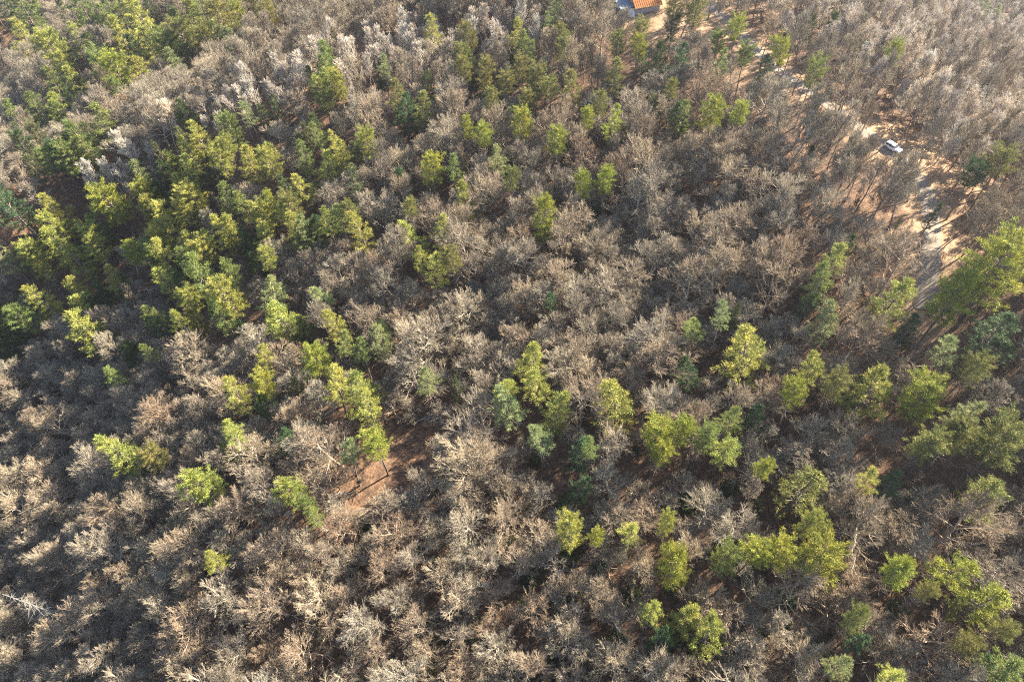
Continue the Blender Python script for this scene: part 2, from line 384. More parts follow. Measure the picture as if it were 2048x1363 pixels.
# ------------------------------------------------------------------ pines
def tuft(g, c, ax, L, n, wid, out):
    """a spray of needle bundles: n narrow triangles fanning out of c about the axis ax"""
    V, T = out
    tone = g.random()
    for _ in range(n):
        d = norm((ax[0] + g.gauss(0, .62), ax[1] + g.gauss(0, .62), ax[2] + g.gauss(0, .55)))
        s = norm((g.gauss(0, 1), g.gauss(0, 1), g.gauss(0, 1)))
        s = norm((d[1] * s[2] - d[2] * s[1], d[2] * s[0] - d[0] * s[2], d[0] * s[1] - d[1] * s[0]))
        o = (c[0] + g.gauss(0, .21), c[1] + g.gauss(0, .21), c[2] + g.gauss(0, .12)); l = L * g.uniform(.65, 1.2); w_ = wid * g.uniform(.7, 1.3)
        V.append((o[0] - s[0] * w_, o[1] - s[1] * w_, o[2] - s[2] * w_)); V.append((o[0] + s[0] * w_, o[1] + s[1] * w_, o[2] + s[2] * w_))
        V.append((o[0] + d[0] * l, o[1] + d[1] * l, o[2] + d[2] * l))
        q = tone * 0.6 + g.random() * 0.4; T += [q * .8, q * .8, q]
def pine_proto(seed, form):
    g = random.Random(seed); V, T, wood = [], [], []
    Ht = {'cone': 16.0, 'round': 14.0, 'umbrella': 17.0, 'shrub': 3.6}[form]; base = {'cone': .22, 'round': .40, 'umbrella': .62, 'shrub': .02}[form] * Ht
    Rm = {'cone': 3.0, 'round': 3.0, 'umbrella': 3.4, 'shrub': 1.7}[form]
    p = (0.0, 0.0, -0.4); d = (g.gauss(0, .02), g.gauss(0, .02), 1.0); nseg = 9; tr = [p]
    r0 = 0.019 * Ht if form != 'shrub' else 0.05
    for i in range(nseg):
        d = norm((d[0] + g.gauss(0, .03), d[1] + g.gauss(0, .03), 1)); q = tuple(p[k] + d[k] * (Ht + .4) / nseg for k in range(3))
        wood.append((*p, *q, r0 * (1 - i / nseg * .9), r0 * (1 - (i + 1) / nseg * .9))); p = q; tr.append(p)
    def stem(z):
        f = min(max((z + .4) / (Ht + .4) * nseg, 0), nseg - .001); i = int(f); f -= i
        return tuple(tr[i][k] + (tr[i + 1][k] - tr[i][k]) * f for k in range(3))
    L = Ht - base
    lobes = [(g.random() * 6.283, g.uniform(.25, .9), g.uniform(.75, 1.25)) for _ in range(5)]
    def prof(t, az):
        if form == 'cone': v = (1 - t) ** .72 * (0.55 + .45 * min(1, t / .16)) + .05
        elif form == 'round': v = math.sqrt(max(0, 1 - ((t - .42) / .60) ** 2)) * .95 + .03
        elif form == 'umbrella': v = math.sqrt(max(0, 1 - ((t - .50) / .52) ** 2)) + .03
        else: v = math.sqrt(max(0, 1 - ((t - .3) / .72) ** 2)) + .05
        for a_, tt, s in lobes: v *= 1 + (s - 1) * math.exp(-((t - tt) / .16) ** 2) * (0.5 + 0.5 * math.cos(az - a_))
        return v * Rm
    nw = {'cone': 15, 'round': 11, 'umbrella': 8, 'shrub': 6}[form]; nb = {'cone': 5, 'round': 8, 'umbrella': 10, 'shrub': 8}[form]
    for i in range(nw):
        t = (i + g.uniform(-.25, .25)) / nw; t = min(max(t, 0.0), .97); a0 = g.random() * 6.283
        for j in range(nb):
            az = a0 + j * 6.283 / nb + g.uniform(-.35, .35); tt = min(max(t + g.uniform(-.04, .04), 0), .98)
            Lr = prof(tt, az) * g.choice((.5, .72, .86, 1.0, 1.1, 1.28))
            if form in ('cone', 'umbrella') and g.random() < .10: continue
            s = stem(base + tt * L)
            rise = {'cone': .18 + .5 * tt, 'round': .15 + .85 * tt, 'umbrella': .25 + .55 * tt, 'shrub': .5}[form] * g.uniform(.6, 1.4)
            dr = norm((math.cos(az), math.sin(az), rise)); e = tuple(s[k] + dr[k] * Lr for k in range(3))
            wood.append((*s, *e, 0.012 + .016 * Lr, .012))
            m = max(2, int(Lr / .72)) if form != 'shrub' else 3
            for q in range(m):
                f = 1 - q / m * .72 if form != 'shrub' else 1 - q * .33
                c = tuple(s[k] + dr[k] * Lr * f for k in range(3)); side = g.uniform(-1, 1) * .42 * Lr * (1.15 - f)
                c = (c[0] - dr[1] * side, c[1] + dr[0] * side, c[2] + g.uniform(-.1, .2))
                tuft(g, c, norm((dr[0] * .8, dr[1] * .8, .55 + .3 * g.random())), (.42 if form != 'cone' else .46) if form != 'shrub' else .42, 44 if form != 'shrub' else 12, .040 if form != 'shrub' else .10, (V, T))
    for q in range(4): tuft(g, stem(Ht - .35 * q), (0, 0, 1), .6, 12, .08, (V, T))
    Vw, Fw = tubes(wood, 5); n = len(V) // 3
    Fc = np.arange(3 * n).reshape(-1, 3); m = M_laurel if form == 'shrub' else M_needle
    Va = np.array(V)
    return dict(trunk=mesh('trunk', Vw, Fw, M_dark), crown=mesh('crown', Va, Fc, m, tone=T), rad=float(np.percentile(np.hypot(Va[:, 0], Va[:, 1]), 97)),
                base=base, Ht=Ht, raw=(Vw, Fw, Va, Fc, T), n=n)
PINE = {'c': [pine_proto(400 + i, 'cone') for i in range(6)], 'r': [pine_proto(420 + i, 'round') for i in range(5)],
        'u': [pine_proto(440 + i, 'umbrella') for i in range(3)], 's': [pine_proto(460 + i, 'shrub') for i in range(3)]}
print('pine tris', {k: [p['n'] for p in v] for k, v in PINE.items()}, {k: [round(p['rad'], 1) for p in v] for k, v in PINE.items()})

# photo x, y of the crown's middle, its width and height there, tone, form
PINES = """38,10,45,28,n 57,78,45,48,b 74,36,30,38,n 86,60,30,35,n 117,100,50,42,b 162,79,30,32,b 155,7,42,24,n 209,40,30,38,n 238,30,46,40,n 293,45,55,52,b
241,74,42,48,b 209,92,18,22,n 300,12,28,26,n 348,29,22,28,n 378,40,38,45,b 410,12,55,35,n 445,31,48,44,o 478,33,28,38,y 531,14,48,42,o 362,69,42,38,o 412,83,38,45,o
434,72,38,46,p 303,93,42,42,b 334,90,38,32,n 374,97,24,28,o 466,83,30,28,p 202,119,22,26,n 214,134,42,36,n 241,150,50,32,y 284,152,45,40,b 359,131,34,40,p
107,172,34,40,n 121,148,36,34,b 150,165,38,34,b 234,183,26,38,n 183,169,18,20,n 207,197,24,30,d 71,217,40,50,n 38,231,32,38,n 110,224,40,34,b 128,234,34,36,n
66,255,26,22,n 38,272,28,22,n 200,253,45,52,n 164,279,52,45,n 114,307,45,46,d 148,315,42,48,n 176,303,36,40,n 86,320,30,34,n 17,403,52,60,d 647,117,34,42,n
645,141,40,32,n 643,179,34,44,b 662,162,30,36,b 678,168,22,44,b 541,196,24,28,p 497,220,26,34,p 536,228,26,32,d 369,222,32,34,d 307,276,20,32,p 398,272,40,42,b
386,310,38,40,b 459,265,42,36,n 453,293,26,34,b 452,321,36,40,b 497,321,40,44,b 541,317,40,44,b 609,317,30,42,n 648,328,36,38,b 679,293,30,50,b 638,269,26,34,n
605,245,18,30,n 283,352,32,46,p 348,331,40,36,b 372,355,46,46,b 355,386,34,36,b 390,390,44,38,b 371,421,30,36,b 397,441,36,34,d 297,393,40,32,y 314,414,42,38,b
328,445,54,46,b 221,400,56,36,y 186,400,34,40,n 110,424,48,46,b 121,455,46,40,b 183,462,36,36,n 448,400,36,46,n 483,403,34,32,n 455,458,40,30,b 526,433,40,42,b
543,407,28,34,y 566,424,28,34,b 609,372,34,46,b 584,410,34,30,o 593,455,40,40,b 655,441,34,42,b 686,431,30,40,n 1111,7,36,30,p 1109,33,30,28,p 864,65,34,50,b,c
938,72,38,28,o 942,97,26,28,o 928,110,32,36,o 1037,64,38,46,b,c 1039,93,36,34,n,c 1056,114,28,32,n,c 1128,71,30,34,o 1128,103,30,46,o 1096,48,26,36,p 763,128,26,42,p
854,145,26,28,y 966,148,36,54,o 933,138,32,40,o 1037,140,32,34,o 1009,162,32,38,o 1070,162,46,54,o 1101,172,32,38,o 1146,172,40,62,o,c 1223,152,42,62,o,c 1280,69,38,42,o
1283,93,32,34,y 1235,90,30,40,o 1345,55,26,34,d 1351,128,42,60,d 1287,124,34,40,d 1347,169,30,34,o 1313,183,22,30,o 1321,79,26,28,o 987,200,30,42,o 1049,203,30,40,o
1194,207,32,36,o 1180,238,26,36,y 1227,248,36,60,y,c 799,197,48,56,o,c 839,214,40,44,o,c 808,224,50,34,d,c 1045,248,38,50,y 1018,231,28,40,d 939,257,30,32,y 968,269,34,40,y
995,276,22,32,p 999,310,36,56,p,c 1116,279,40,42,y 732,286,40,54,b 687,303,30,46,b 858,334,46,50,y 908,331,34,44,n 801,376,46,54,d 708,372,30,60,p 933,400,38,80,b,c
821,412,32,26,o 1020,359,34,36,o 1211,355,42,54,y 1173,369,32,46,y 1085,441,48,76,y 701,428,38,36,o 725,458,50,50,b 828,480,58,66,b,c 885,468,38,48,b,c 835,519,34,36,b,c
868,533,46,54,b,c 908,519,38,40,o 1363,232,42,34,n 1356,252,50,40,d 1388,17,40,46,o 1354,14,34,30,o 1468,52,46,42,y,u 1438,83,30,28,n,u 1578,100,54,44,y,u 1625,152,54,46,n,u
1492,110,32,30,n,u 1437,138,36,52,n 1528,156,42,50,d 1423,225,50,54,y 1480,226,32,28,y 1639,12,20,14,y 1674,29,30,20,y 1724,55,20,22,y 1744,68,22,28,y 1807,14,18,16,d
1791,104,30,30,y 1897,86,12,16,n 1993,38,26,32,p,c 1962,17,26,42,p,c 2003,325,56,62,o,u 1950,350,46,40,d,u 1824,404,16,18,b,c 1890,394,22,30,d 1627,297,26,26,d 1713,453,26,24,n
14,509,40,50,p 119,484,44,44,b 152,512,48,50,b 188,471,38,40,b 193,495,34,32,b 67,505,40,34,b 79,531,30,34,b 317,495,46,44,b 333,515,46,42,b 336,557,40,42,b
297,509,34,36,n 266,509,32,34,y 371,488,30,28,b 410,474,28,30,b 379,515,38,34,n 403,502,40,28,b 459,467,42,36,b 410,557,60,48,n 224,557,30,34,b 234,578,26,26,n
181,553,24,28,b 155,584,36,38,b 97,605,46,42,b 57,629,46,38,n 29,609,26,30,n 14,647,36,50,b 3,690,20,36,b 152,626,42,44,b 172,660,58,50,b 215,653,22,22,b
303,626,32,46,n 372,598,38,38,b 364,643,36,46,b 393,647,26,50,o 459,595,58,52,b 445,629,40,36,n 469,543,28,42,n 524,471,30,42,b 534,522,30,34,b 541,588,50,46,p
572,629,64,70,b 597,464,40,56,p 645,588,34,38,p 672,647,38,50,b 681,691,32,36,n 521,705,30,42,b 633,712,48,52,y 576,740,22,22,b 245,691,28,28,b 300,705,24,34,n
224,750,32,34,n 517,770,48,52,y 479,790,48,50,b 524,800,50,40,d 667,772,54,60,b 716,788,76,76,b 738,816,50,58,b 468,868,42,40,b 262,908,70,66,b 304,915,46,50,o
562,878,44,40,d 428,881,26,28,p 687,905,40,42,p 759,633,28,28,b 764,681,44,46,p 723,702,32,34,n 1066,725,68,62,b,c 1080,765,58,52,b,c 1007,770,42,36,b,c 1020,812,58,62,p,c
1107,820,58,80,b,c 1090,870,48,52,p,c 1240,805,82,92,b,c 1308,860,58,54,y 1350,858,58,54,y 1318,902,46,38,y 750,882,54,52,y 849,757,44,36,p 1187,898,32,36,n
1104,602,30,50,d 908,736,20,16,n 1373,657,22,20,n 1160,915,52,44,d 1670,525,44,64,b,c 1640,566,50,48,n,c 1772,612,74,84,b,c 1905,597,88,80,y,r 2000,545,108,92,y,r 1992,662,86,76,d,c
1655,645,54,70,p,c 1807,672,54,62,d,c 1500,706,84,92,b,c 1908,702,50,52,p 1946,730,48,46,o 1738,786,92,100,b,c 1855,798,80,86,y,r 1634,732,44,50,b 1592,790,52,44,y 1672,766,50,50,o
1927,823,50,46,p 1850,888,62,58,o 1912,880,58,54,o 1925,857,46,40,o 2008,890,86,70,o 1457,836,50,42,n 1513,832,36,40,d 1450,888,56,52,b 1405,876,46,50,n 1447,633,34,30,p
1480,588,26,22,p 1613,602,34,40,d 1388,653,38,28,n 1385,747,44,50,d 1527,928,42,48,y 413,965,76,78,b,r 590,985,62,48,b 617,1012,34,42,n 627,1036,32,32,n 425,1110,42,50,b,c
348,1068,34,20,n,s 1146,1062,52,62,b,r 1194,1072,28,30,y 1263,1064,44,42,b 1335,1048,32,46,b 1345,1135,72,78,y,r 1311,1225,44,54,b,c 1360,1240,58,78,b,c 1325,1285,58,48,d,c 1152,980,50,58,d,c
1600,980,82,98,o,c 1606,1048,42,54,b 1741,960,42,40,b 1775,978,50,46,d 1980,985,80,94,o,c 1450,1115,52,60,n,r 1508,1098,58,56,y,r 1577,1105,66,66,y,r 1655,1118,86,84,y,r 1797,1152,56,52,y
1893,1130,74,82,y,c 1812,1120,26,34,y 1838,1187,36,38,o 1955,1205,78,82,y,c 2015,1248,50,48,o 1703,1250,42,50,n 1712,1282,36,32,d 1425,1262,66,96,b,c 1680,1330,48,56,p,c 1788,1350,50,42,b
1942,1290,52,44,o 2015,1335,78,58,n 1985,1318,40,36,d"""
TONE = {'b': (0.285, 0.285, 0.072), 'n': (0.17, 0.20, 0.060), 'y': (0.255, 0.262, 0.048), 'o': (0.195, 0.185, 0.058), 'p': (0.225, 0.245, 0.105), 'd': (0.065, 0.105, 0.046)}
pines = []
_dk = []
for tok in PINES.split():                                   # filler pines added among the bright ones; the hollow's shade is in their green
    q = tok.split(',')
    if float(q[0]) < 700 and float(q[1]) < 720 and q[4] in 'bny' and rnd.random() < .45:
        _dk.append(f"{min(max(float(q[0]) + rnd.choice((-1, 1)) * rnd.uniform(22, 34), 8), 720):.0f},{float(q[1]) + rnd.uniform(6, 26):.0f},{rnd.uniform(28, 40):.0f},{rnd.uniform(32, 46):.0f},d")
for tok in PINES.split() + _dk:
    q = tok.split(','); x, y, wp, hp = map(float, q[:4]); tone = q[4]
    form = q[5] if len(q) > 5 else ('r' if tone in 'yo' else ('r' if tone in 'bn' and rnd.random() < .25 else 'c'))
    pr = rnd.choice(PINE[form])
    X, Y, Z, dep = at(x, y, 8.0 if form != 's' else 1.0)
    for _ in range(3):
        kf = float(np.interp(wp, [30, 55, 90], [1.26, 1.18, 1.15])) * (1.12 if x < 700 and y < 720 else 1.0); wm = wp * kf * dep / FPX; hm = hp * kf * dep / FPX
        dv = ray(x, y); dl = math.atan2(-dv[2], math.hypot(dv[0], dv[1]))
        Lc = (hm - 0.55 * wm * math.sin(dl)) / max(math.cos(dl), .35)
        Lc = min(max(Lc * 1.1, (1.5 if form == 'c' else 1.2) * wm), 2.8 * wm) if form != 'u' else min(max(Lc, .9 * wm), 1.3 * wm)
        sc = wm / 2 / pr['rad']; szz = Lc / (pr['Ht'] - pr['base']); szz = min(max(szz, sc * .8), sc * 2.1)
        if form == 'u': szz = max(szz, 13.5 / pr['Ht'])
        mid = (pr['base'] + (pr['Ht'] - pr['base']) * .52) * szz
        if form in 'cr': mid += max(0, (15.5 if tone != 'd' else 11.5) - szz * pr['Ht'])         # small crowns on longer bare stems
        X, Y, Z, dep = at(x, y, mid)
    lift = mid - (pr['base'] + (pr['Ht'] - pr['base']) * .52) * szz
    pines.append(dict(x=X, y=Y, z=Z, px=x, py=y, w=wp, h=hp, tone=tone, form=form, pr=pr, sc=sc, sz=szz, lift=lift, dep=dep, r=wm / 2))
print('pines', len(pines))

# ------------------------------------------------------------------ where the bare trees stand
BIG = """95,1005,110 120,1128,112 172,935,104 262,1030,112 215,1205,120 108,1272,112 292,1295,115 335,1160,112 445,1195,140 545,1090,130 545,1205,150 605,1290,140 420,1050,100
370,1338,140 485,1300,130 625,1165,100 690,1060,120 745,1135,122 862,1055,100 1010,1045,112 1090,1110,124 925,1112,92 880,1160,92 985,1192,112 1150,1175,90 1060,1235,112 905,1272,112
752,1300,122 1085,1325,112 1182,1295,90 1240,1242,80 1225,962,112 1425,1012,118 1500,1185,90 1400,1335,112 1268,1122,72 100,762,78 55,802,80 245,792,62 186,872,72 332,800,72
392,782,62 120,905,92 310,1085,90 860,960,70 180,790,70 450,1010,70 700,1210,110 820,1240,110 1000,1310,100 690,1340,120 190,1340,120 60,1180,80""".split()
def inframe(px, py, m): return -m < px < 2048 + m and -m < py < 1363 + m
CELL = 6.0; gridp = {}
def put(x, y, r): gridp.setdefault((int(x // CELL), int(y // CELL)), []).append((x, y, r))
def clash(x, y, r):
    i, j = int(x // CELL), int(y // CELL)
    for a_ in range(i - 2, i + 3):
        for b_ in range(j - 2, j + 3):
            for (u, v, s) in gridp.get((a_, b_), ()):
                if (u - x) ** 2 + (v - y) ** 2 < (r + s) ** 2: return True
    return False
for p in pines: put(p['x'], p['y'], p['r'] * (1.15 if p['px'] < 700 and p['py'] < 640 else .95))
bare = []
def blocked(x, y):
    rdd = road_dist(x, y)
    if rdd < 4.0 or (rdd < 13 and rnd.random() < .62): return True
    if math.hypot(x - HOUSE[0] - 1, y - HOUSE[1] - 5) < 12.5 or math.hypot(x - at_pad[0], y - at_pad[1]) < 6.5: return True
    return False
at_pad = at(1330, 40)
SPUR = np.array([(x, np.interp(x, [-80, 20, 110, 280, 400, 560, 700, 850, 1050], [480, 440, 385, 325, 250, 165, 112, 78, 50])) for x in range(-80, 1060, 12)])
def pale_at(px, py):  # lit spur and hazy far slope, where trees take the lightened twig colour
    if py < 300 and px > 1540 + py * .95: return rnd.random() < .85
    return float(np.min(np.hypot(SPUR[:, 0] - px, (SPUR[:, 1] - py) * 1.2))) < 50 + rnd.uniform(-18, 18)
_rpx = np.array([(np.interp(i, range(len(ROADP)), [p[0] for p in ROADP]), np.interp(i, range(len(ROADP)), [p[1] for p in ROADP])) for i in np.arange(0, len(ROADP) - 2, .2)])
def screens(px, py, dep, w2, h2):
    if px > 1350 and py < 640 and rnd.random() < .86 and float(np.min(np.hypot(_rpx[:, 0] - px, _rpx[:, 1] - py - 4))) < 27: return True
    for x0, y0, x1, y1, dd in ((1764, 266, 1806, 303, 160), (1238, -40, 1335, 40, 200)):
        if dep < dd and px + w2 > x0 and px - w2 < x1 and py + h2 * 1.6 > y0 and py - h2 < y1: return True
    if px < 150 and 1105 < py < 1262 and rnd.random() < .85: return True
    t = min(max(((px - 945) * -245 + (py - 765) * 235) / (245 ** 2 + 235 ** 2), 0), 1); dd = math.hypot(px - 945 + 245 * t, py - 765 - 235 * t)
    return dd < 46 and rnd.random() < .6
def slim_at(px, py): return py < 720 and px > np.interp(py, [0, 100, 200, 300, 430, 560, 720], [1390, 1490, 1570, 1650, 1750, 1830, 1960])
for s in BIG:
    x, y, wp = map(float, s.split(',')); X, Y, Z, dep = at(x, y, 9.0)
    wm = wp * dep / FPX; pr = rnd.choice(OAK); sc = min(max(wm / 2 / pr['rad'], .6), 1.25); X, Y, Z, dep = at(x, y, .62 * pr['top'] * sc)
    bare.append(dict(x=X, y=Y, z=Z, kind='oak', pr=pr, sc=sc, sz=min(sc * rnd.uniform(.85, 1.0), 1.0), dep=dep)); put(X, Y, pr['rad'] * sc * .55)
tries = 0
CLEARS = [(CLEAR, 8.5, .12), (CLEAR2, 7, .3), (at(760, 985), 7, .15), (at(1985, 720), 9, .25), (at(770, 220), 9, .5)]
while tries < 64000:
    tries += 1
    y = rnd.uniform(-25, 420); x = rnd.uniform(-60 - y * .8 - 40, 70 + y * .95)
    z = gz(x, y); px, py, dep = pix(x, y, z + 9)
    if not inframe(px, py, 260 if dep > 150 else 420) or dep < 20: continue
    if blocked(x, y): continue
    slim = slim_at(px, py) or (py < 170 and 480 < px < 1250 and rnd.random() < .6) or rnd.random() < .05
    sc = rnd.uniform(.55, 1.04) if not slim else rnd.uniform(.68, 1.0)
    if rnd.random() < .32: sc *= rnd.uniform(.6, .8)
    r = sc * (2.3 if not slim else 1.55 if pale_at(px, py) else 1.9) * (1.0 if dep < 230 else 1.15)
    if clash(x, y, r): continue
    if any(math.hypot(x - c[0], y - c[1]) < rr and rnd.random() > k for c, rr, k in CLEARS): continue
    if screens(px, py, dep, 2.2 * FPX / dep, 4 * FPX / dep): continue
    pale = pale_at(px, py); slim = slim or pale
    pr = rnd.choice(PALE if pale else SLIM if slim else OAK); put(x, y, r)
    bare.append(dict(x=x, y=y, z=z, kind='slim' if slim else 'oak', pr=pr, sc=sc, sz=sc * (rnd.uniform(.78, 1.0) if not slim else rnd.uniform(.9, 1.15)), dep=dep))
for b_ in bare:
    b_['px'], b_['py'], b_['dep'] = pix(b_['x'], b_['y'], b_['z'] + .6 * b_['pr']['top'] * b_['sz'])
    b_['w'] = 2 * b_['pr']['rad'] * b_['sc'] * FPX / b_['dep']; b_['in'] = inframe(b_['px'], b_['py'], 0)
print('bare', len(bare), 'in frame', sum(b_['in'] for b_ in bare), 'oak', sum(b_['in'] and b_['kind'] == 'oak' for b_ in bare))

# ------------------------------------------------------------------ descriptions that single a tree out
LAND = [("white car", 1785, 288), ("house", 1295, 15), ("road bend", 1860, 440), ("brown clearing", 815, 950),
        ("egg-shaped yellow pine", 1085, 441), ("three-crowned pine", 716, 790), ("pine right of the clearing", 1070, 735), ("two-lobed pine", 413, 965),
        ("big bushy pine", 1500, 706), ("round golden pine", 1345, 1135), ("low pine pair", 1395, 1255), ("bleached snag", 40, 1180),
        ("leaning narrow pine", 933, 400), ("yellow pine pair", 1195, 360), ("tallest hollow pine", 572, 630), ("round-topped pine", 1855, 798),
        ("wide ragged pine", 1738, 786), ("big olive pine", 1980, 985), ("widest yellow pine", 1655, 1118), ("pine past the bend", 2003, 325),
        ("umbrella pine", 1578, 100), ("upper left ravine", 60, 170), ("column of pines", 650, 150), ("pale bare spur", 330, 330),
        ("top right corner", 2040, 10), ("bottom right corner", 2040, 1355), ("bottom left corner", 5, 1355), ("top left corner", 5, 5), ("lone pine among oaks", 268, 910),
        ("shaded hollow", 280, 740), ("pine at the right edge", 2000, 545), ("large conical pine", 1240, 805), ("middle bottom edge", 1000, 1360), ("middle left edge", 3, 560)]
SECT = ['right of', 'lower right of', 'below', 'lower left of', 'left of', 'upper left of', 'above', 'upper right of']
ORD = ['nearest', 'second nearest', 'third nearest', 'fourth nearest', 'fifth nearest', 'sixth nearest', 'seventh nearest', 'eighth nearest', 'ninth nearest', 'tenth nearest', 'eleventh nearest', 'twelfth nearest']
def place_words(things):
    """for every thing a phrase 'second nearest below the white car' that holds for it alone among THINGS"""
    tab = {}
    for li, (nm, lx, ly) in enumerate(LAND):
        by = {}
        for i, tt in enumerate(things):
            dx, dy = tt['px'] - lx, tt['py'] - ly; dd = math.hypot(dx, dy)
            if dd < 14: continue
            s = int(((math.degrees(math.atan2(dy, dx)) + 22.5) % 360) // 45); by.setdefault(s, []).append((dd, i))
        for s, l in by.items():
            for rk, (dd, i) in enumerate(sorted(l)[:12]): tab.setdefault(i, []).append((dd * (1 + .15 * rk), rk, s, nm))
    out = []
    for i, tt in enumerate(things):
        if i in tab:
            _, rk, s, nm = min(tab[i]); out.append(f"{ORD[rk]} one {SECT[s]} the {nm}")
        else: out.append(None)
    return out

# ------------------------------------------------------------------ build the trees
def tree(name, pr, x, y, z, rz, sc, sz, color_c, color_t, label, cat, group, lift=0.0):
    e = link(name, None, None, (x, y, z), rz); tag(e, label, cat, group)
    ln = .055 if cat == 'bare tree' else .025; e.rotation_euler = (rnd.gauss(0, ln), rnd.gauss(0, ln), rz); q = rnd.uniform(.88, 1.14) if cat == 'bare tree' else 1.0; e.scale = (q, 1 / q, 1)
    t_ = link('trunk', pr['trunk'], e, (0, 0, 0), 0, (sc, sc, sz)); c_ = link('crown', pr['crown'], e, (0, 0, lift), 0, (sc, sc, sz))
    if lift: t_.scale = (sc, sc, (sz * pr['Ht'] + lift) / pr['Ht'])
    t_.color = (*color_t, 1); c_.color = (*color_c, 1)
    return e
TW = {'b': 'bright yellow-green', 'n': 'mid-green', 'y': 'golden-green', 'o': 'dull olive', 'p': 'pale grey-green', 'd': 'dark green'}
FW = {'c': 'pointed', 'r': 'round', 'u': 'long-stemmed', 's': 'low'}
SPECIAL = {(1085, 441): "tall egg-shaped yellow pine standing alone among bare oaks", (933, 400): "leaning narrow pine, pale above and bright at its lower tip",
           (413, 965): "two-lobed bright pine alone in the lower left oaks", (1500, 706): "big bushy bright pine with dark lower left side amid oaks", (1855, 798): "round-topped golden pine with a clean dome on the right",
           (1738, 786): "wide ragged pine left of the round-topped one", (1655, 1118): "widest yellow pine with gaps in its crown, lower right", (1578, 100): "umbrella pine on a long bare stem by the gravel road",
           (2003, 325): "long-stemmed olive pine standing past the bend of the road", (716, 790): "largest of the three crowns of the big pine left of the clearing", (1240, 805): "large conical pine below the centre of the slope",
           (572, 630): "tallest bright pine of the hollow", (2000, 545): "large golden pine at the right edge above its own shadow"}
pines.sort(key=lambda p: -p['w'] * p['h'] * (.4 if p['tone'] == 'd' and (p['px'] < 720 and p['py'] < 760) else 1.0))
pines, late_pines = pines[:300], pines[300:]
pw = place_words(pines)
for p, wd in zip(pines, pw):
    sp = SPECIAL.get((int(p['px']), int(p['py'])))
    size = 'small' if p['w'] < 30 else ('large' if p['w'] > 62 else '')
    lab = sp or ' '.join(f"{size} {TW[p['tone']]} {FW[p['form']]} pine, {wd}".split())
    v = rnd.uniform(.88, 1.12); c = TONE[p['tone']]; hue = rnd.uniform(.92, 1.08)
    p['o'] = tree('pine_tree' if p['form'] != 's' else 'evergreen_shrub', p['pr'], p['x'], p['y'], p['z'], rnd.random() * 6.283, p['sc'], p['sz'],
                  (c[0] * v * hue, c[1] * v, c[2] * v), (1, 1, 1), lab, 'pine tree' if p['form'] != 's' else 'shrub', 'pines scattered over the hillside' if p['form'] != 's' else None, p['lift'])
TINT = [((1.0, .93, .88), 'brown'), ((1.12, 1.06, .98), 'tan'), ((1.0, 1.0, 1.0), 'grey-brown'), ((1.1, 1.1, 1.08), 'pale grey'), ((.98, .86, .79), 'reddish brown')]
rest = []
for kind, nm, lim, cat, grp in (('oak', 'bare_oak_tree', 290, 'bare tree', 'leafless oaks on the slope'), ('slim', 'slender_bare_tree', 230, 'bare tree', 'slender leafless trees by the ridge road')):
    L = sorted([b_ for b_ in bare if b_['kind'] == kind and b_['in']], key=lambda b_: -b_['w'])
    pick, late = L[:lim], L[lim:] + [b_ for b_ in bare if b_['kind'] == kind and not b_['in']]
    wd = place_words(pick)
    for b_, s in zip(pick, wd):
        if s is None: late.append(b_); continue
        col, tw = rnd.choice(TINT) if kind == 'oak' else TINT[rnd.choice((1, 2, 3))]
        size = ('broad' if b_['w'] > 95 else 'small' if b_['w'] < 62 else '') if kind == 'oak' else 'slender'
        lb = f"{size} {tw} leafless {'oak' if kind == 'oak' else 'tree'}, {s}".split()
        if len(lb) > 16: lb = lb[1:]
        tree(nm, b_['pr'], b_['x'], b_['y'], b_['z'], rnd.random() * 6.283, b_['sc'], b_['sz'], col, col, ' '.join(lb), cat, grp)
    rest += late

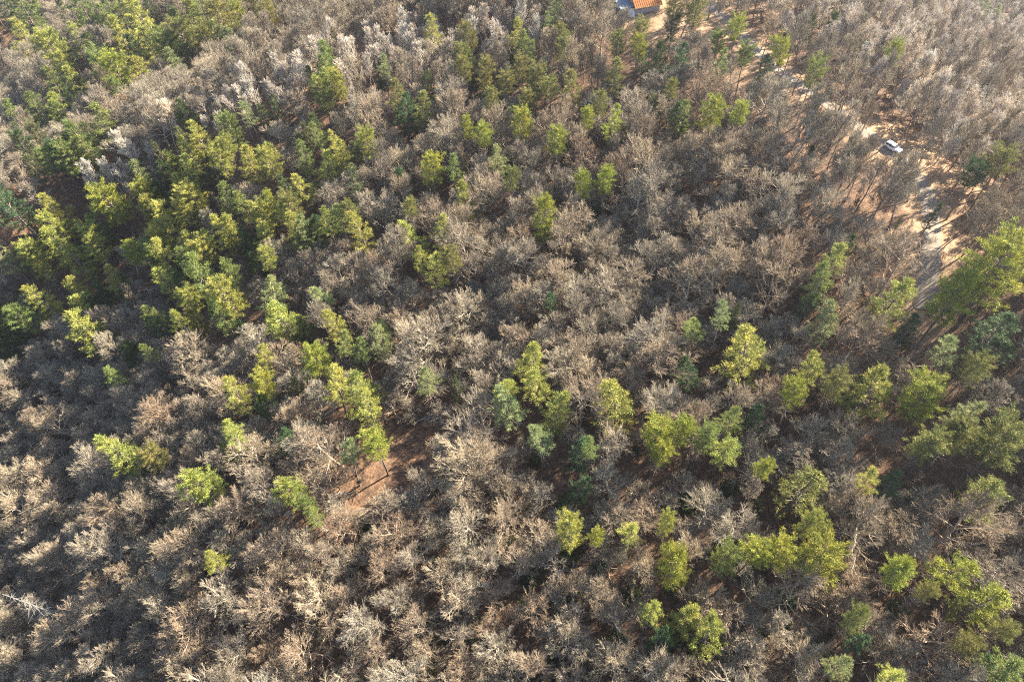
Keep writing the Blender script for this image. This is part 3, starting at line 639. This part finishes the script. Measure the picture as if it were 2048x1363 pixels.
# the woods beyond those: points that carry whole trees
def scatter(name, protos, pts):
    src = bpy.data.collections.new(name + '_kinds')
    for i, pr in enumerate(protos):
        if 'tri' in pr: me = pr['tri']
        else:
            r_ = pr['raw']
            if len(r_) == 6:
                Vb, Fb, Vf, Ff, mb, mt = r_
                me = mesh('whole_tree', np.vstack([Vb, Vf]), [Fb, Ff + len(Vb)], [mb, mt], np.concatenate([np.zeros(len(Fb)), np.ones(len(Ff))]))
            else:
                Vb, Fb, Vf, Ff, T = r_
                me = mesh('whole_shrub', np.vstack([Vb, Vf]), [Fb, Ff + len(Vb)], [M_dark, M_laurel], np.concatenate([np.zeros(len(Fb)), np.ones(len(Ff))]), tone=np.concatenate([np.zeros(len(Vb)), T]))
        o = bpy.data.objects.new(f'{name}_kind_{i:02d}', me); src.objects.link(o)
    me = bpy.data.meshes.new(name); me.vertices.add(len(pts)); me.vertices.foreach_set('co', np.array([p[:3] for p in pts], np.float32).ravel())
    for an, ty, vals in (('turn', 'FLOAT', [p[3] for p in pts]), ('pick', 'INT', [p[6] for p in pts])):
        a_ = me.attributes.new(an, ty, 'POINT'); a_.data.foreach_set('value', np.array(vals, np.float32 if ty == 'FLOAT' else np.int32))
    a_ = me.attributes.new('size', 'FLOAT_VECTOR', 'POINT'); a_.data.foreach_set('vector', np.array([(p[4], p[4], p[5]) for p in pts], np.float32).ravel())
    o = link(name, me); ng = bpy.data.node_groups.new(name, 'GeometryNodeTree')
    ng.interface.new_socket('Geometry', in_out='INPUT', socket_type='NodeSocketGeometry'); ng.interface.new_socket('Geometry', in_out='OUTPUT', socket_type='NodeSocketGeometry')
    N, Lk = ng.nodes, ng.links
    gi, go = N.new('NodeGroupInput'), N.new('NodeGroupOutput'); ip = N.new('GeometryNodeInstanceOnPoints'); ci = N.new('GeometryNodeCollectionInfo')
    ci.inputs['Collection'].default_value = src; ci.inputs['Separate Children'].default_value = True; ci.inputs['Reset Children'].default_value = True
    ip.inputs['Pick Instance'].default_value = True
    def attr(n, ty):
        q = N.new('GeometryNodeInputNamedAttribute'); q.data_type = ty; q.inputs['Name'].default_value = n
        return next(s for s in q.outputs if s.enabled and s.name == 'Attribute')
    cx = N.new('ShaderNodeCombineXYZ'); Lk.new(attr('turn', 'FLOAT'), cx.inputs[2])
    er = N.new('FunctionNodeEulerToRotation'); Lk.new(cx.outputs[0], er.inputs[0])
    Lk.new(gi.outputs[0], ip.inputs['Points']); Lk.new(ci.outputs[0], ip.inputs['Instance']); Lk.new(er.outputs[0], ip.inputs['Rotation'])
    Lk.new(attr('size', 'FLOAT_VECTOR'), ip.inputs['Scale']); Lk.new(attr('pick', 'INT'), ip.inputs['Instance Index']); Lk.new(ip.outputs[0], go.inputs[0])
    md = o.modifiers.new('scatter', 'NODES'); md.node_group = ng
    return tag(o, kind='stuff')
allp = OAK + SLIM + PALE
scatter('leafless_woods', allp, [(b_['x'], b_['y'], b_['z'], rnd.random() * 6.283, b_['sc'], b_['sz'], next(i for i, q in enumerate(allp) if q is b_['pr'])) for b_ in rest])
ppr = PINE['c'] + PINE['r'] + PINE['u'] + PINE['s']
scatter('small_shaded_pines', ppr, [(p['x'], p['y'], p['z'], rnd.random() * 6.283, p['sc'], p['sz'] + p['lift'] / p['pr']['Ht'] * .6, next(i for i, q in enumerate(ppr) if q is p['pr'])) for p in late_pines])
# brush and saplings under the trees, and evergreen laurel clumps
pts, lau = [], []
for _ in range(6500):
    y = rnd.uniform(-15, 300); x = rnd.uniform(-95 - y * .8, 65 + y * .9); z = gz(x, y)
    px, py, dep = pix(x, y, z)
    if not inframe(px, py, 150) or road_dist(x, y) < rnd.uniform(3, 12) or math.hypot(x - HOUSE[0], y - HOUSE[1] - 4) < 11: continue
    if any(math.hypot(x - c[0], y - c[1]) < rr * .7 and rnd.random() > .6 for c, rr, k in CLEARS): continue
    if rnd.random() < .25 and not slim_at(px, py): continue
    q = math.sin(x / 23 + 1) + math.sin(y / 19 + x / 41) + (.9 if px > 1350 and py > 800 else 0) + (.7 if 300 < px < 700 and 600 < py < 900 else 0)
    if q + rnd.gauss(0, .5) > 1.45 and not slim_at(px, py): lau.append((x, y, z - .1, rnd.random() * 6.283, rnd.uniform(.45, 1.0), rnd.uniform(.4, .9), rnd.randrange(3)))
    elif rnd.random() < .5 and not screens(px, py, dep, 8, 8): s = rnd.uniform(.45, 1.25); pts.append((x, y, z, rnd.random() * 6.283, s, s * rnd.uniform(.8, 1.3), rnd.randrange(4)))
print('brush', len(pts), 'laurel', len(lau), 'rest', len(rest))
scatter('brush_undergrowth', BRUSH, pts)
scatter('laurel_undergrowth', PINE['s'], lau)

# ------------------------------------------------------------------ dead snag, fallen timber
def rough_pole(segs, sides=6):
    V, F = tubes(segs, sides); return V, F
def snag():
    g = random.Random(5); X, Y, Z, _ = at(150, 1246); wood = []; limbs = []; p = (0, 0, -.4); d = (-.03, .10, 1.0); Ht = 22.0; n = 9; tr = [p]
    for i in range(n):
        d = norm((d[0] + g.gauss(0, .025), d[1] + g.gauss(0, .025), d[2])); q = tuple(p[k] + d[k] * Ht / n for k in range(3))
        wood.append((*p, *q, .24 * (1 - i / n * .85), .24 * (1 - (i + 1) / n * .85))); p = q; tr.append(p)
    for i in range(130):
        f = g.uniform(1.6, 8.8); ii = int(f); fr = f - ii; q = tuple(tr[ii][k] + (tr[ii + 1][k] - tr[ii][k]) * fr for k in range(3))
        az = g.random() * 6.283; L = (9.6 - f) * g.choice((.12, .25, .36, .5)) * g.uniform(.7, 1.2) + .3; d = norm((math.cos(az), math.sin(az), g.uniform(-.35, .05))); r = .035
        for k in range(3):
            e = tuple(q[m] + d[m] * L / 3 for m in range(3)); limbs.append((*q, *e, r, r * .75)); r *= .75; q = e
            d = norm((d[0] + g.gauss(0, .1), d[1] + g.gauss(0, .1), d[2] - .12))
    e = link('dead_snag', None, None, (X, Y, Z)); tag(e, 'bleached dead conifer with drooping bare branches at the lower left edge', 'dead tree')
    V, F = tubes(wood, 7); link('trunk', mesh('trunk', V, F, M_snag), e)
    V, F = tubes(limbs, 4); link('crown', mesh('crown', V, F, M_snag), e)
snag()
def fallen(name, a, b_, r, label, seed, forks):
    g = random.Random(seed); A = np.array(at(*a)[:3]); B = np.array(at(*b_)[:3]); n = 7; seg = []; prev = None
    for i in range(n + 1):
        t = i / n; q = A * (1 - t) + B * t; q[2] = gz(q[0], q[1]) + r * (1.1 - .5 * t) + .35 * math.sin(t * 3); q[:2] += [g.gauss(0, .12), g.gauss(0, .12)]
        if prev is not None: seg.append((*prev, *q, r * (1.05 - .6 * (i - 1) / n), r * (1.05 - .6 * i / n)))
        prev = q
    V, F = tubes(np.array(seg) - np.array([*A, *A, 0, 0]), 7); br = []
    dirv = (B - A) / np.linalg.norm(B - A)
    for _ in range(forks):
        s_ = seg[g.randint(2, n - 1)]; q = s_[3:6]; d = turn(tuple(dirv), R(g.uniform(25, 60)), g.random() * 6.283); d = norm((d[0], d[1], abs(d[2]) * .6 + .1)); rr = r * .4
        for k in range(3):
            e = tuple(q[m] + d[m] * g.uniform(.5, .9) for m in range(3)); br.append((*q, *e, rr, rr * .7)); rr *= .7; q = e; d = norm((d[0] + g.gauss(0, .3), d[1] + g.gauss(0, .3), d[2] + g.gauss(0, .15)))
    o = link(name, None, None, tuple(A)); tag(o, label, 'fallen tree', 'fallen timber on the clearing')
    link('trunk', mesh('trunk', V, F, M_snag), o)
    V, F = tubes(np.array(br) - np.array([*A, *A, 0, 0]), 5); link('limb', mesh('limb', V, F, M_snag), o)
fallen('fallen_tree', (822, 851), (882, 822), .20, 'pale forked fallen tree lying across the upper part of the brown clearing', 1, 6)
fallen('fallen_tree', (800, 1000), (868, 972), .15, 'thin pale fallen trunk along the lower right rim of the brown clearing', 2, 5)
fallen('fallen_tree', (640, 1000), (705, 985), .20, 'crooked fallen bough left of the brown clearing under the bare oaks', 3, 7)

# ------------------------------------------------------------------ car on the gravel road
M_paint, t, b = mat('white_car_paint', 0.28); b.inputs['Specular IOR Level'].default_value = .5
t.links.new(ramp(t, noise(t, 3.0), [(.3, (.74, .75, .76)), (.7, (.82, .82, .82))]), b.inputs['Base Color'])
M_glass, t, b = mat('car_glass', 0.06); b.inputs['Base Color'].default_value = (.018, .024, .032, 1); b.inputs['Specular IOR Level'].default_value = .6
M_tyre = plain('tyre_rubber', (.022, .022, .022), .85); M_rim = plain('alloy', (.45, .45, .46), .35, .8); M_lamp = plain('lamp_glass', (.75, .76, .74), .15); M_red = plain('tail_lamp', (.35, .02, .015), .2)
M_trim = plain('black_trim', (.03, .03, .032), .5)
cx_, cy_, cz_, _ = at(1784, 300); ii = int(np.argmin(np.hypot(ROAD[:, 0] - cx_, ROAD[:, 1] - cy_))); tx, ty = tg[ii]
car = link('parked_car', None, None, (cx_, cy_, cz_ + .12), math.atan2(ty, tx), (.8, .8, .8)); tag(car, 'white sport utility vehicle standing on the gravel ridge road', 'car')
def prof_ring(x, hw, z0, z1, tuck=.08):
    return [(x, -hw + tuck, z0), (x, hw - tuck, z0), (x, hw, z0 + .25), (x, hw, z1 - .14), (x, hw - .10, z1), (x, -hw + .10, z1), (x, -hw, z1 - .14), (x, -hw, z0 + .25)]
MB().loft([prof_ring(-2.32, .80, .42, .92), prof_ring(-2.22, .90, .32, 1.06), prof_ring(-1.3, .94, .28, 1.08), prof_ring(.75, .94, .28, 1.06), prof_ring(1.5, .92, .28, 1.02), prof_ring(2.1, .88, .32, .92), prof_ring(2.34, .76, .42, .76)]).build('body', M_paint, car, bevel=.03, smooth=True)
def cab(x, hw, z, hw2): return [(x, -hw, 1.0), (x, hw, 1.0), (x, hw2, z), (x, -hw2, z)]
MB().loft([cab(-2.20, .82, 1.25, .72), cab(-1.95, .86, 1.62, .68), cab(-.6, .88, 1.70, .70), cab(.25, .88, 1.66, .69), cab(1.05, .86, 1.12, .74)]).build('cabin', M_paint, car, bevel=.03)
for nm, x0, x1, zt in (('side_window', -1.95, -1.15, 1.54), ('side_window', -1.08, -.22, 1.58), ('side_window', -.15, .62, 1.52)):
    for sd in (-1, 1):
        m_ = MB(); y0, y1 = .872 * sd, .735 * sd
        xt = x1 - (.35 if x1 > .5 else 0)
        m_.v = [(x0, y0 + .02 * sd, 1.12), (x1, y0 + .02 * sd, 1.12), (xt, y1 + .02 * sd, zt), (x0 + .06, y1 + .02 * sd, zt), (x0, y0 - .02 * sd, 1.12), (x1, y0 - .02 * sd, 1.12), (xt, y1 - .02 * sd, zt), (x0 + .06, y1 - .02 * sd, zt)]
        m_.f = [(0, 1, 2, 3), (7, 6, 5, 4), (0, 4, 5, 1), (1, 5, 6, 2), (2, 6, 7, 3), (3, 7, 4, 0)]
        m_.build(nm, M_glass, car)
def slab(pts, n, th=.025):
    m_ = MB(); nv = Vector(n) * th; m_.v = [tuple(Vector(p) + nv) for p in pts] + [tuple(Vector(p) - nv) for p in pts]
    m_.f = [(0, 1, 2, 3), (7, 6, 5, 4), (0, 4, 5, 1), (1, 5, 6, 2), (2, 6, 7, 3), (3, 7, 4, 0)]; return m_
slab([(.98, -.74, 1.17), (.98, .74, 1.17), (.33, .62, 1.61), (.33, -.62, 1.61)], (.56, 0, .83)).build('windscreen', M_glass, car)
slab([(-2.19, -.66, 1.28), (-2.19, .66, 1.28), (-1.99, .60, 1.56), (-1.99, -.60, 1.56)], (-.8, 0, .55)).build('rear_window', M_glass, car)
for sx in (-1.42, 1.42):
    for sd in (-1, 1):
        wh = MB().tube((sx, .72 * sd, .36), (sx, .955 * sd, .36), .36, .36, 18).build('wheel', M_tyre, car, bevel=.03)
        MB().tube((sx, .95 * sd, .36), (sx, .975 * sd, .36), .23, .20, 12).build('rim', M_rim, wh)
for sd in (-1, 1):
    MB().box((2.22, .66 * sd, .78), (.22, .30, .14)).build('headlight', M_lamp, car, bevel=.03)
    MB().box((-2.27, .74 * sd, .92), (.12, .20, .22)).build('tail_light', M_red, car, bevel=.02)
    MB().box((.70, 1.02 * sd, 1.12), (.14, .18, .13)).build('mirror', M_paint, car, bevel=.03)
    MB().box((-.75, .58 * sd, 1.735), (1.7, .045, .05)).build('roof_rail', M_trim, car)
MB().box((2.33, 0, .60), (.06, .95, .20)).build('grille', M_trim, car)
MB().box((2.30, 0, .40), (.12, 1.45, .12)).build('bumper', M_trim, car, bevel=.02)

# ------------------------------------------------------------------ house on its sandy pad
M_roof, t, b = mat('orange_roof', .65); cw = ramp(t, noise(t, 2.5, 5), [(.3, (.20, .066, .015)), (.7, (.29, .105, .028))]); t.links.new(cw, b.inputs['Base Color'])
M_wall = plain('grey_block_wall', (.42, .39, .40), .9); M_wrap = plain('blue_grey_sheet', (.13, .18, .25), .7); M_timber = plain('raw_timber', (.50, .33, .17), .8); M_pale = plain('pale_sheet', (.62, .63, .63), .7)
A = np.array(at(1270, 31)[:2]); B = np.array(at(1319, 20)[:2]); u_ = (B - A) / np.linalg.norm(B - A); hz = math.atan2(u_[1], u_[0]); Lh = float(np.linalg.norm(B - A)); zb = min(g1(*A), g1(*B)) - .3
hs = link('house', None, None, (A[0], A[1], zb), hz); tag(hs, 'orange-roofed house with grey lower wall on a bare sandy pad at the top', 'house')
eh = 2.5; dp = 9.0
MB().box((Lh / 2, .15, eh / 2), (Lh, .3, eh)).build('wall', M_wall, hs); MB().box((Lh / 2, dp - .15, eh / 2), (Lh, .3, eh)).build('wall', M_wall, hs)
for x_ in (.15, Lh - .15): MB().loft([[(x_ - .15, .3, 0), (x_ + .15, .3, 0), (x_ + .15, dp - .3, 0), (x_ - .15, dp - .3, 0)], [(x_ - .15, .3, eh), (x_ + .15, .3, eh), (x_ + .15, dp - .3, eh), (x_ - .15, dp - .3, eh)], [(x_ - .15, dp / 2 - .1, eh + 2.2), (x_ + .15, dp / 2 - .1, eh + 2.2), (x_ + .15, dp / 2 + .1, eh + 2.2), (x_ - .15, dp / 2 + .1, eh + 2.2)]]).build('gable_wall', M_timber, hs)
rp = (2.45) / (dp / 2)
for sd in (0, 1):
    y0, y1 = (-.5, dp / 2) if sd == 0 else (dp + .5, dp / 2); z0, z1 = eh - .12, eh + 2.35
    rf = slab([(-.45, y0, z0), (Lh + .45, y0, z0), (Lh + .45, y1, z1), (-.45, y1, z1)], (0, 0, 1), .07).build('roof', M_roof, hs)
    for k_ in range(14):
        x_ = -.3 + k_ * (Lh + .6) / 13
        slab([(x_ - .03, y0, z0 + .10), (x_ + .03, y0, z0 + .10), (x_ + .03, y1, z1 + .10), (x_ - .03, y1, z1 + .10)], (0, 0, 1), .03).build('roof_seam', M_roof, rf)
MB().box((Lh / 2, -.52, eh - .16), (Lh + .9, .06, .24)).build('fascia', M_timber, hs)
for c_ in range(9): MB().box((.4 + c_ * (Lh - .8) / 8, -.012, eh * .46), (.10, .03, eh * .9)).build('wall_batten', M_wall, hs)
MB().box((-2.0, 4.0, 1.0), (3.4, 6.0, 2.0)).build('side_wing', M_wrap, hs); slab([(-3.9, .7, 2.1), (-.12, .7, 2.3), (-.12, 7.2, 2.3), (-3.9, 7.2, 2.1)], (0, 0, 1), .06).build('wing_roof', M_wrap, hs)
slab([(-1.9, .2, .1), (-.2, -.6, .1), (-.3, .4, 2.0), (-1.7, .75, 2.0)], (0, -1, .2), .04).build('leaning_sheet', M_pale, hs)
for px_, py_, sz_, lb in ((1240, 17, 1.3, 'crumpled pale sheet heaped left of the house'), (1225, 24, 1.0, 'low pale heap in the brush farther left of the house')):
    X, Y, Z, _ = at(px_, py_); g = random.Random(int(px_)); m_ = MB(); rings = []
    for rr, hh in ((1.0, 0), (.92, .35), (.6, .62), (.2, .75)): rings.append([(math.cos(k_ * .6283) * rr * sz_ * g.uniform(.8, 1.25), math.sin(k_ * .6283) * rr * sz_ * .7 * g.uniform(.8, 1.2), hh * sz_ * g.uniform(.8, 1.1)) for k_ in range(10)])
    tag(m_.loft(rings).build('sheet_heap', M_pale, None, (X, Y, Z - .1)), lb, 'heap')

# ------------------------------------------------------------------ the air
M_haze = bpy.data.materials.new('haze'); M_haze.use_nodes = True; t = M_haze.node_tree; t.nodes.remove(t.nodes['Principled BSDF'])
pv = t.nodes.new('ShaderNodeVolumePrincipled'); pv.inputs['Color'].default_value = (.84, .87, 1.0, 1); pv.inputs['Density'].default_value = HAZE; pv.inputs['Anisotropy'].default_value = .62
t.links.new(pv.outputs[0], t.nodes['Material Output'].inputs['Volume'])
hb = MB().box((0, 0, (H + 1.5 - 110) / 2), (9600, 9600, H + 1.5 + 110)).build('haze', M_haze); tag(hb, kind='stuff')
